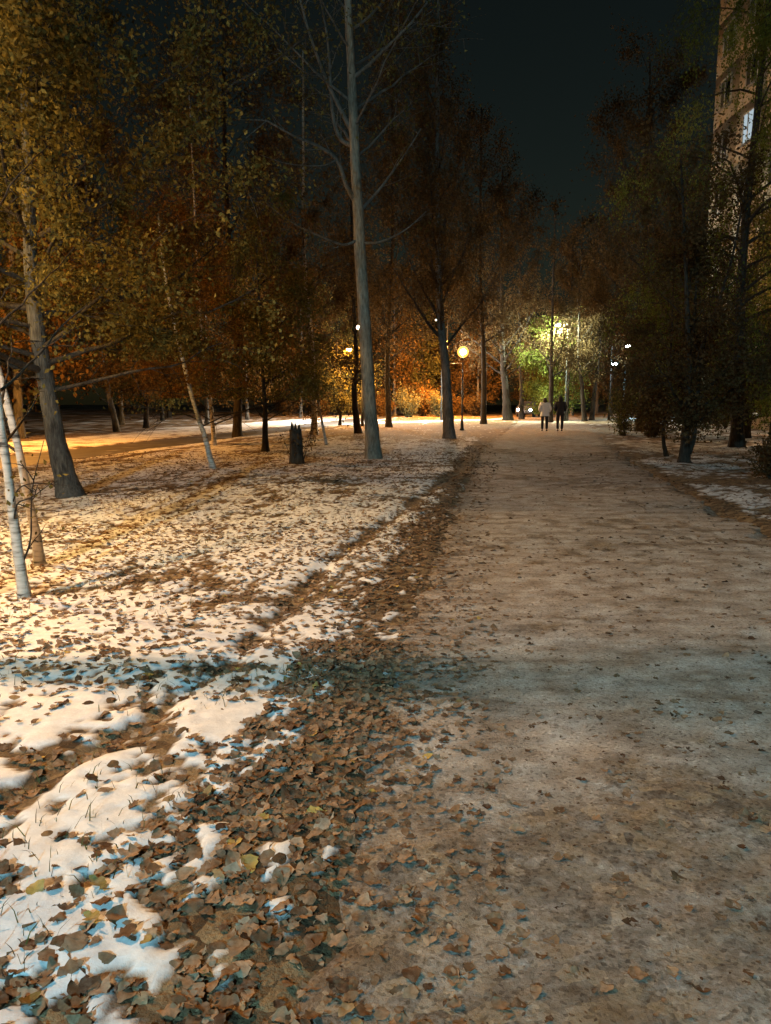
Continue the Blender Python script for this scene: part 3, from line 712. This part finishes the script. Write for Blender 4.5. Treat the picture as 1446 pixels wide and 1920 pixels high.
# --- right-hand side
def twin_tree():
    ms = tree_meshes([(-.06, 0, 0), (-.10, 0, .8), (-.09, 0, 2), (-.3, 0, 4.5), (-.5, .2, 7.5)], .13, .02, 31, 22, .26, 2.8, .45, .1, 7, 26000, .085, .4,
        limbs=[([(.02, 0, .25), (.14, 0, .7), (.17, 0, 1.6), (.3, .1, 3), (.9, .2, 5), (1.2, .3, 7)], .085, .02, 12), ([(-.1, 0, 1.2), (-.02, .1, 2.2), (.1, .3, 3.6), (.2, .6, 6)], .07, .02, 10)])
    place_tree('broadleaf_tree', 'dark twin stemmed tree on the right lawn', 7.74, 19.84, ms, M['bark_dark'], M['lf_brown'])
twin_tree()
place_tree('broadleaf_tree', 'crooked thin dark sapling left of the twin stemmed tree', 8.12, 22.33,
    tree_meshes([(0, 0, 0), (-.12, 0, .5), (-.13, 0, 1.4), (-.05, 0, 3), (-.1, 0, 6)], .065, .015, 32, 16, .3, 1.9, .5, .1, 5, 6000, .08, .35), M['bark_dark'], M['lf_brown'])
place_tree('weeping_birch', 'drooping yellow green birch in front of the apartment block at the right edge', 12.0, 26.5,
    tree_meshes([(0, 0, 0), (-.1, 0, 3), (-.2, 0, 7), (.1, 0, 14), (.3, 0, 22)], .22, .03, 33, 60, .20, 4.8, .5, .75, 9, 95000, .08, .25, hang=1.0), M['bark_dark'], M['lf_green'])
place_tree('broadleaf_tree', 'rounded brown crown right of the night sky gap', 13.2, 40.5,
    tree_meshes([(0, 0, 0), (.1, 0, 3), (-.1, 0, 8), (-.3, 0, 18)], .22, .04, 34, 36, .38, 4.4, .45, .0, 7, 32000, .12, .5, zmin=6), M['bark_dark'], M['lf_brown'])
place_tree('broadleaf_tree', 'dense olive tree behind the twin stemmed tree', 15.3, 33.0,
    tree_meshes([(0, 0, 0), (.1, 0, 2), (.0, 0, 5), (.1, 0, 10)], .18, .03, 35, 34, .12, 2.9, .4, .1, 7, 34000, .10, .45), M['bark_dark'], M['lf_olive'])
place_tree('broadleaf_tree', 'low dark tree at the right edge beyond the snowy right lawn', 16.4, 36.0,
    tree_meshes([(0, 0, 0), (.1, 0, 2), (.0, 0, 4), (.1, 0, 9)], .16, .03, 36, 30, .12, 3.6, .4, .1, 7, 30000, .10, .45), M['bark_dark'], M['lf_brown'])

def bush(name, label, x, y, h, w, n_stem, leaves, size, mat, seed, stem_m='bark_dark', group=None, conical=False):
    t = thing(name, (x, y, gz(x, y) - .02), label, 'bush', group); r = np.random.default_rng(seed)
    mb = MB(); spots = []
    for q in range(n_stem):
        aa = r.uniform(0, 6.28); lean = r.uniform(.1, 1) * w; hh = h * r.uniform(.6, 1.05) * (1 - .3 * lean / w)
        tt = np.linspace(0, 1, 9)[:, None]
        Q = np.array([.12 * w * math.cos(aa), .12 * w * math.sin(aa), -.05]) + np.array([math.cos(aa) * lean, math.sin(aa) * lean, 0]) * tt ** 1.5 + np.array([0, 0, hh]) * tt + np.cumsum(r.normal(0, .02 * h, (9, 3)), 0) * tt
        mb.tube(Q, np.linspace(.018, .004, 9), 4, False); spots.append(Q)
        for s in range(5):
            i = int(r.integers(2, 8)); d = r.normal(0, 1, 3); d[2] = abs(d[2]); d /= np.linalg.norm(d); l = .3 * h * r.uniform(.4, 1)
            if conical: d[2] *= .3; l = .55 * w * (1.1 - i / 8) + .05
            W = Q[i] + d * l * np.linspace(0, 1, 5)[:, None]; mb.tube(W, np.linspace(.007, .003, 5), 3, False); spots.append(W)
    mb.build('stem', M[stem_m], t)
    A = np.concatenate(spots); P = A[r.integers(0, len(A), leaves)] + r.normal(0, .055 * h, (leaves, 3)); P = P[P[:, 2] > .05]
    link('foliage', leaf_cloud('foliage', P, size, r, .1), M[mat], t)
    return t
bush('thicket_bush', 'tall thin stemmed bush beside the path, left of the twin stemmed tree', 10.75, 35.2, 2.8, .9, 16, 2600, .09, 'lf_olive', 41)
bush('thicket_bush', 'low tangled bush at the right of the path in front of a taller bush', 11.35, 33.2, 1.7, 1.2, 18, 3000, .08, 'lf_brown', 42)
bush('thicket_bush', 'bush with bare stems at the path edge, under the two cool white lamps', 12.9, 37.5, 2.6, 1.3, 16, 2600, .09, 'lf_olive', 43)
bush('thicket_bush', 'dark leafy bush cut off by the right edge of the photo', 8.05, 15.9, 1.25, .75, 16, 3600, .07, 'lf_brown', 44)
bush('thicket_bush', 'rounded dark bush at the far end of the right lawn', 19.0, 44.0, 2.6, 1.8, 16, 4200, .10, 'lf_brown', 45)
bush('shrub', 'pale green shrub behind the road, left one of a pair', 2.25, 74.0, 3.0, 1.5, 18, 3600, .16, 'lf_pale', 46)
bush('shrub', 'small pale green cone shaped shrub behind the road, near the globe lamp', 5.1, 75.0, 3.0, .8, 14, 3000, .15, 'lf_pale', 47, conical=True)
bush('shrub', 'orange leaved shrub between the two pale green shrubs', 3.8, 77.0, 3.6, 1.4, 16, 3600, .16, 'lf_orange', 48)

for i, (x, y, h, m_) in enumerate([(-6.5, 80, 2.4, 'lf_orange'), (-3.2, 82, 3.0, 'lf_brown'), (-.4, 79.5, 2.2, 'lf_orange'), (6.9, 80.5, 2.6, 'lf_orange'), (9.2, 79, 2.2, 'lf_brown'), (-10, 78, 2.6, 'lf_brown')]):
    bush('undergrowth_shrub', 'low shrub in the undergrowth at the foot of the orange lit far wood', x, y, h, h * .75, 14, 3200, .17, m_, 140 + i, group='undergrowth at the far wood')
# --- trees around the far lamps
place_tree('broadleaf_tree', 'golden crown lit by the low sodium lamp left of the central trunk', -2.9, 49.5,
    tree_meshes([(0, 0, 0), (.1, 0, 2), (-.1, 0, 5), (0, 0, 9)], .10, .02, 51, 24, .22, 2.4, .3, .35, 6, 9000, .15, .4), M['bark_dark'], M['lf_yellow'])
place_tree('broadleaf_tree', 'yellow green crown glowing right under the tall lamp above the walkers', 13.3, 63.5,
    tree_meshes([(0, 0, 0), (.1, 0, 2), (-.1, 0, 5), (0, 0, 7.6)], .14, .03, 52, 30, .16, 3.3, .25, .25, 7, 20000, .17, .45), M['bark_dark'], M['lf_green'])
for i, (px, py, Y, h, rr, lab) in enumerate([
        (1033, 772, 57, 15, .20, 'black trunk behind the walker in the pale jacket'),
        (1064, 770, 61, 14, .10, 'thin black trunk right of the dark coated walker, under the tall lamp'),
        (1097, 772, 60, 15, .19, 'black trunk leaning left in front of the lit foliage, left of a close pair'),
        (1110, 774, 62, 15, .19, 'black trunk at the right end of the lit foliage')]):
    p = at_px(px, py, Y)
    ln = [-.1, .0, -.7, .35][i]
    place_tree('poplar_tree', lab, p[0], Y, tree_meshes([(0, 0, 0), (ln * .4, 0, 2.5), (ln, 0, 6), (ln, 0, h)], rr, .04, 60 + i, 16, .40, 3.2, .6, .05, 5, 5000, .16, .5), M['bark_dark'], M['lf_brown'])

# --- the wood: individual trees from a few kinds, copied
kinds = []
for s, (h, rr, nl, L, lv, sz, bm, lm) in enumerate([(17, .20, 26, 4.0, 9000, .22, 'bark', 'lf_orange'), (19, .22, 26, 4.4, 9000, .24, 'bark_dark', 'lf_brown'),
                                              (14, .16, 26, 3.6, 9000, .20, 'bark', 'lf_orange'), (20, .17, 24, 3.2, 7500, .22, 'birch', 'lf_brown'), (11, .14, 26, 3.4, 9000, .20, 'bark_dark', 'lf_olive')]):
    b = .3 * (-1) ** s
    kinds.append((tree_meshes([(0, 0, 0), (b * .5, 0, h * .2), (b, 0, h * .5), (b * .6, 0, h)], rr, .04, 80 + s, nl, .17, L, .4, .1, 5, lv, sz, .6, twig=False), M[bm], M[lm], lm))
rw = random.Random(3)
WL = {'far left': 'tree in the orange lit wood beyond the road on the left', 'mid': 'tree in the far wood between central tree and globe lamp',
      'end': 'far tree closing the end of the path', 'right': 'tree in the dark wood on the right beyond the bushes'}
def wood(zone, spots, ks):
    for i, (x, y) in enumerate(spots):
        k = ks[i % len(ks)]; ms, bm, lm, nm = kinds[k]
        place_tree('wood_tree', ('tall orange leaved ', 'very tall brown leaved ', 'medium orange leaved ', 'thin pale trunked ', 'short olive leaved ')[k] + WL[zone], x, y, ms, bm, lm, 'trees of the wood, ' + zone, rw.uniform(0, 6.28), rw.uniform(.85, 1.15))
def roadside(u, y): return (-12 + .185 * y - u * 1.017, y)
wood('far left', [roadside(9.5, 33), roadside(12, 37), roadside(16, 30), roadside(10, 45), roadside(14, 50), roadside(19, 42), roadside(9.8, 53), roadside(24, 52), roadside(16, 60), roadside(22, 36), roadside(28, 44), roadside(11, 64), roadside(20, 70)], [0, 2, 1, 4, 0])
wood('mid', [roadside(9, 72), roadside(13, 80), (1.0, 83), (4.2, 85), (7.2, 88), (-2.2, 87), (9.8, 84), (2.5, 94), (6, 100)], [2, 0, 2, 4])
wood('end', [(12.5, 100), (17.5, 92), (21, 104), (26, 96), (15, 116), (24, 118), (31, 110), (20, 84)], [4, 2, 4, 0])
wood('right', [(24, 66), (29, 72), (22.5, 78), (35, 80), (30, 92), (40, 90), (25, 57), (44, 76), (27, 60), (36, 66)], [4, 2, 1, 4])

# ------------------------------------------------------------------ lamps
def glow_glass(name, col, strength):
    m, nt, out = newmat(name); e = N(nt, 'ShaderNodeEmission'); e.inputs[0].default_value = (*col, 1); e.inputs[1].default_value = strength
    t = N(nt, 'ShaderNodeBsdfTransparent'); a = N(nt, 'ShaderNodeAddShader'); nt.links.new(e.outputs[0], a.inputs[0]); nt.links.new(t.outputs[0], a.inputs[1]); nt.links.new(a.outputs[0], out.inputs[0]); return m
def globe_lamp(x, y, h, label, col, power, rad=.24, group='globe lamps', arm=False):
    t = thing('globe_lamp', (x, y, gz(x, y)), label, 'lamp', group)
    MB().lathe([(.0, -.05), (.13, -.05), (.13, .05), (.09, .10), (.075, .5), (.06, .55), (.045, .62), (.035, h - rad * 2 - .12), (.0, h - rad * 2 - .12)], 12).build('post', M['iron'], t)
    MB().lathe([(.0, -.13), (.05, -.13), (.10, -.06), (.12, .0), (.10, .02), (0, .02)], 12, (0, 0, h - rad * 2)).build('collar', M['iron'], t)
    if arm: MB().tube([(-.55, 0, h - rad * 2 - .3), (0, 0, h - rad * 2 - .28), (.1, 0, h - rad * 2 - .28)], .02, 6).box((-.55, 0, h - rad * 2 - .3), (.1, .04, .03)).build('bracket', M['galv'], t)
    prof = [(max(.002, rad * math.sin(a)), rad - rad * math.cos(a)) for a in np.linspace(0.02, math.pi - .02, 9)]
    rb = rad * .5; A = 4 * math.pi * rb * rb
    g = MB().lathe(prof, 18, (0, 0, h - rad * 2)).build('globe', glow_glass('frosted_orange_glass', (1.0, .36, .05), 2.2), t)
    pb = [(max(.002, rb * math.sin(a)), rb - rb * math.cos(a)) for a in np.linspace(0.02, math.pi - .02, 8)]
    MB().lathe(pb, 12, (0, 0, h - rad - rb)).build('bulb', emit('lamp_glow', col, power / (math.pi * A)), g)
    return t
def street_lamp(x, y, h, rz, label, col, power, group='street lamps', arm=1.2, size=.16):
    t = thing('street_lamp', (x - math.cos(rz) * arm, y - math.sin(rz) * arm, gz(x, y)), label, 'lamp', group, rz)
    MB().lathe([(0, -.05), (.11, -.05), (.09, .9), (.06, .95), (.04, h - .25), (0, h - .25)], 10).build('post', M['iron'], t)
    MB().tube(curve_pts([(0, 0, h - .6), (.05, 0, h), (.4 * arm, 0, h + .18), (arm - .25, 0, h + .16)], 12), .03, 8).build('arm', M['iron'], t)
    hd = MB(); hd.lathe([(0, .17), (size * .7, .15), (size * 1.25, .06), (size * 1.3, .02), (0, .02)], 12, (arm, 0, h)); hd.build('lamp_head', M['iron'], t)
    prof = [(max(.002, size * math.cos(a)), -size * .75 * math.sin(a)) for a in np.linspace(0, math.pi / 2 - .01, 6)]
    MB().lathe(prof, 12, (arm, 0, h + .012)).build('lamp_bowl', emit('lamp_glow', col, power / (math.pi * 2.4 * math.pi * size ** 2)), t)
    return t
# lamps outside the frame that light the foreground
street_lamp(-8.6, 9.6, 5.4, R(-10), 'sodium street lamp left of the frame, lighting the lawn yellow', YELLOW, POWER['side'], size=.2)
street_lamp(-4.5, 4.40, 5.0, R(0), 'warm street lamp left of the camera', WARM, POWER['near'], size=.08)
street_lamp(-4.0, -16.0, 10.0, R(80), 'cool white street lamp behind the camera', COOL, POWER['back'])
street_lamp(-13.6, 26.5, 6.5, R(10), 'sodium street lamp left of the frame beside the road', AMBER, POWER['road'])
street_lamp(17.6, 33.0, 8.5, R(0), 'warm lamp added unseen right of the frame to light the apartment block', WARM, POWER['yard'])  # added lamp, out of view, to brighten the facade
# lamps in view, and two unseen ones added behind the grey trunk
globe_lamp(4.08, 41.5, 4.38, 'orange glowing globe lamp on a dark post right of the grey trunk', SODIUM, POWER['globe'], .29, arm=True)
p = at_px(670, 610, 58); street_lamp(p[0], 58, p[2], R(170), 'white street lamp peeping past the left side of the central trunk', WHITE, POWER['ledA'], size=.2, arm=.85)
p = at_px(655, 655, 48); street_lamp(p[0], 48, p[2], R(170), 'orange street lamp tucked in the golden crown', SODIUM, POWER['sod2'], size=.13, arm=.8)
p = at_px(820, 600, 62); street_lamp(p[0], 62, p[2], R(180), 'white lamp added unseen behind the grey trunk to light the snowy strip', WHITE, POWER['ledG_added'], size=.14, arm=.4)  # added lamp, kept out of sight, to whiten the snow strip
p = at_px(831, 640, 74); street_lamp(p[0], 74, p[2], R(180), 'orange lamp added unseen behind the grey trunk to light the far wood', AMBER, POWER['wood'], size=.14, arm=.4)  # added lamp, kept out of sight, for the orange glow on the wood
p = at_px(1046, 608, 60); street_lamp(p[0], 60, p[2], R(200), 'tall greenish white lamp above the two walkers', GREENW, POWER['ledC'], size=.2, arm=.9)
p = at_px(1177, 648, 62); street_lamp(p[0], 62, p[2], R(-20), 'upper of the two small cool white lamps right of the walkers', (.85, 1, 1), POWER['ledD'], size=.18)
p = at_px(1151, 681, 68); street_lamp(p[0], 68, p[2], R(200), 'lower brighter cool white lamp right of the walkers', COOL, POWER['ledE'], size=.32)
p = at_px(1344, 700, 80); street_lamp(p[0], 80, p[2], R(200), 'tiny white lamp far away at the right', (.9, 1, .95), POWER['ledF'], size=.16)

# ------------------------------------------------------------------ apartment block at the right
def building():
    x0, y0, y1, Hh = 20.3, 27.0, 50.6, 30.0
    t = thing('apartment_block', (x0, (y0 + y1) / 2, 0), 'tall beige panel apartment block at the right edge behind the drooping birch', 'building')
    cy = (y0 + y1) / 2
    MB().box((6.02, 0, Hh / 2), (5.98, (y1 - y0) / 2 - .02, Hh / 2)).build('wall', M['panel'], t, False)
    nb = 7; bw = (y1 - y0) / nb; fl = 3.0
    pm = MB().box((0, 0, 0), (.06, bw / 2 - .012, fl / 2 - .012)).mesh('panel', False); pm.materials.append(M['panel'])
    glow = emit('lit_window', (.75, .92, 1.0), .55)
    fm = MB(); 
    for a, b, c, d in ((0, -.72, .05, .78), (0, .72, .05, .78)): fm.box((0, a if False else b, 0), (.05, .045, .80))
    fm.box((0, 0, .80), (.05, .765, .045)).box((0, 0, -.80), (.05, .765, .045)).box((0, .12, 0), (.04, .03, .76))
    fm = fm.mesh('frame', False); fm.materials.append(M['white_paint'])
    gm = MB().box((0, 0, 0), (.008, .68, .76)).mesh('pane', False); gm.materials.append(M['dark_glass'])
    gl = gm.copy(); gl.materials.clear(); gl.materials.append(glow)
    sm = MB().box((0, 0, 0), (.10, .82, .02)).mesh('sill', False); sm.materials.append(M['galv'])
    for b in range(nb):
        for f in range(10):
            yy = y0 + (b + .5) * bw - cy; zz = (f + .5) * fl
            link('panel', pm, None, t, (-.03, yy, zz))
            if b < 4: continue
            lit = (b == 5 and f == 5)
            w = link('window', gl if lit else gm, None, t, (-.115, yy, zz + .15)); w.name = 'window'
            link('frame', fm, None, w, (-.012, 0, 0)); link('sill', sm, None, w, (-.05, 0, -.87))
    return t
building()

# ------------------------------------------------------------------ far car with headlights on
def car():
    p = at_px(992, 770, 76); x, y = p[0], 76
    t = thing('parked_car', (x, y, 0.0), 'car with glaring headlights far off at the left of the walkers', 'car', rz=R(-118)); t.rotation_euler[2] = R(-112)
    prof = [(-2.1, .35), (-2.15, .75), (-1.9, .95), (-1.1, 1.02), (-.55, 1.42), (.7, 1.45), (1.35, 1.0), (2.05, .88), (2.2, .6), (2.15, .32)]
    paint = simple('car_paint', (.10, .10, .12), .3, .05, 5, 0, .3); glass = M['dark_glass']; rub = simple('tyre_rubber', (.02, .02, .02), .9)
    def slab(prof, w, inset):
        mb = MB(); n = len(prof); rings = []
        for yy, sc in ((-w, inset), (-w * .9, 1), (w * .9, 1), (w, inset)):
            c = np.mean(prof, 0); rings.append(np.array([[c[0] + (q[0] - c[0]) * sc, yy * (1 if q[1] < 1.05 else .82), c[1] + (q[1] - c[1]) * sc] for q in prof]))
        V = np.concatenate(rings); Q = [[r_ * n + j, r_ * n + (j + 1) % n, (r_ + 1) * n + (j + 1) % n, (r_ + 1) * n + j] for r_ in range(3) for j in range(n)]
        T = [[0, j + 1, j] for j in range(1, n - 1)] + [[3 * n, 3 * n + j, 3 * n + j + 1] for j in range(1, n - 1)]
        return mb.add(V, Q, T)
    slab(prof, .85, .95).build('body', paint, t, False)
    MB().add([(1.32, -.62, 1.05), (1.32, .62, 1.05), (.75, .56, 1.42), (.75, -.56, 1.42)], [[0, 1, 2, 3]]).build('windscreen', glass, t, False)
    for s in (-1, 1):
        MB().add([(-1.0, s * .80, 1.05), (1.1, s * .80, 1.05), (.65, s * .715, 1.38), (-.55, s * .715, 1.38)], [[0, 1, 2, 3]]).build('side_window', glass, t, False)
        for xx in (-1.35, 1.35):
            MB().tube([(xx, s * .66, .31), (xx, s * .86, .31)], .31, 16).build('wheel', rub, t, False)
        MB().tube([(2.13, s * .58, .67), (2.22, s * .58, .67)], .13, 12).build('headlight', emit('headlight_glow', (1, .93, .85), 60), t, False)
    MB().box((2.2, 0, .45), (.05, .8, .1)).build('bumper', paint, t, False)
car()

# ------------------------------------------------------------------ the two walkers
def skin_mesh(name, verts, edges, radii, mat, parent, root=0, sub=2):
    me = bpy.data.meshes.new(name); me.from_pydata(verts, edges, []); o = bpy.data.objects.new(name, me); COL.objects.link(o)
    o.modifiers.new('skin', 'SKIN'); sk = me.skin_vertices[0].data
    for i, rr in enumerate(radii):
        sk[i].radius = rr if isinstance(rr, tuple) else (rr, rr); sk[i].use_root = (i == root)
    sb = o.modifiers.new('sub', 'SUBSURF'); sb.levels = sub; sb.render_levels = sub
    dg = bpy.context.evaluated_depsgraph_get(); m2 = bpy.data.meshes.new_from_object(o.evaluated_get(dg))
    bpy.data.objects.remove(o); m2.name = name; m2.materials.clear()
    m2.polygons.foreach_set('use_smooth', np.ones(len(m2.polygons), bool))
    return link(name, m2, mat, parent)

def person(x, y, label, jacket, trousers, hair, hood, step, sc=1.0, rz=0):
    t = thing('person', (x, y, gz(x, y) + .0), label, 'person', rz=rz); t.scale = (sc,) * 3
    skin = simple('skin', (.45, .28, .2), .6, .1, 10); shoe = simple('shoe_leather', (.02, .018, .016), .6, .2, 20)
    s = step
    # one continuous body (walking away, +y forward), hands in the front pockets
    V = [(0, 0, .95), (0, -.01, 1.15), (0, 0, 1.36), (0, .01, 1.47), (0, .02, 1.54), (0, .03, 1.64),
         (.19, 0, 1.40), (.27, -.05, 1.14), (.20, .12, 1.0), (-.19, 0, 1.40), (-.27, -.05, 1.14), (-.20, .12, 1.0),
         (.10, 0, .90), (.11, .06 * s, .50), (.11, -.10 * s, .09), (.11, .08 - .10 * s, .05),
         (-.10, 0, .90), (-.11, -.02 * s, .50), (-.11, .12 * s, .09), (-.11, .20 * s + .02, .05)]
    E = [(0, 1), (1, 2), (2, 3), (3, 4), (4, 5), (2, 6), (6, 7), (7, 8), (2, 9), (9, 10), (10, 11), (0, 12), (12, 13), (13, 14), (14, 15), (0, 16), (16, 17), (17, 18), (18, 19)]
    Rd = [(.15, .10), (.14, .09), (.16, .10), .06, .06, (.085, .10), .06, .045, .035, .06, .045, .035, .085, .06, .045, .04, .085, .06, .045, .04]
    skin_mesh('body', V, E, Rd, skin, t)
    VJ = [(0, 0, .80), (0, 0, .98), (0, -.01, 1.2), (0, 0, 1.38), (0, .01, 1.49), V[6], V[7], (.21, .12, 1.0), V[9], V[10], (-.21, .12, 1.0)]
    EJ = [(0, 1), (1, 2), (2, 3), (3, 4), (3, 5), (5, 6), (6, 7), (3, 8), (8, 9), (9, 10)]
    big = 1.0 if hood else 1.12
    RJ = [(.20, .15), (.215 * big, .155), (.21 * big, .15), (.20, .13), (.09, .085), .10 * big, .085 * big, .07, .10 * big, .085 * big, .07]
    if not hood: VJ[0] = (0, 0, .88)
    skin_mesh('jacket', VJ, EJ, RJ, jacket, t, 1)
    VT = [(0, 0, .92), (0, 0, .86)] + V[12:15] + V[16:19]
    ET = [(0, 1), (1, 2), (2, 3), (3, 4), (1, 5), (5, 6), (6, 7)]
    RT = [(.16, .115), (.16, .115), .105, .08, .068, .105, .08, .068]
    skin_mesh('trousers', VT, ET, RT, trousers, t, 0)
    for q in (14, 18):
        b = V[q]; skin_mesh('shoe', [(b[0], b[1] - .05, .05), (b[0], b[1] + .06, .05), (b[0], b[1] + .17, .035)], [(0, 1), (1, 2)], [(.05, .05), (.05, .045), (.04, .03)], shoe, t, 0, 1)
    if hood:
        skin_mesh('hood', [(0, -.03, 1.44), (0, -.03, 1.56), (0, .0, 1.68), (0, .01, 1.76)], [(0, 1), (1, 2), (2, 3)], [(.13, .11), (.12, .115), (.115, .125), (.05, .06)], jacket, t, 0)
    else:
        skin_mesh('hair', [(0, -.05, 1.42), (0, -.04, 1.54), (0, .0, 1.66), (0, .02, 1.74)], [(0, 1), (1, 2), (2, 3)], [(.11, .06), (.12, .09), (.115, .115), (.06, .07)], hair, t, 0)
dark = simple('dark_cloth', (.012, .012, .015), .9, .2, 30); navy = simple('black_trousers', (.014, .014, .016), .9, .2, 30)
pale = simple('pale_quilted_jacket', (.52, .53, .54), .7, .06, 25, .3); hairm = simple('dark_hair', (.02, .013, .009), .6, .3, 60)
person(8.30, 40.6, 'person in a pale puffy jacket and dark trousers walking away', pale, navy, hairm, False, 1.0, 1.0, R(-8))
person(9.12, 40.7, 'person in a long dark hooded coat walking away on the right', dark, navy, hairm, True, -1.0, 1.04, R(-8))
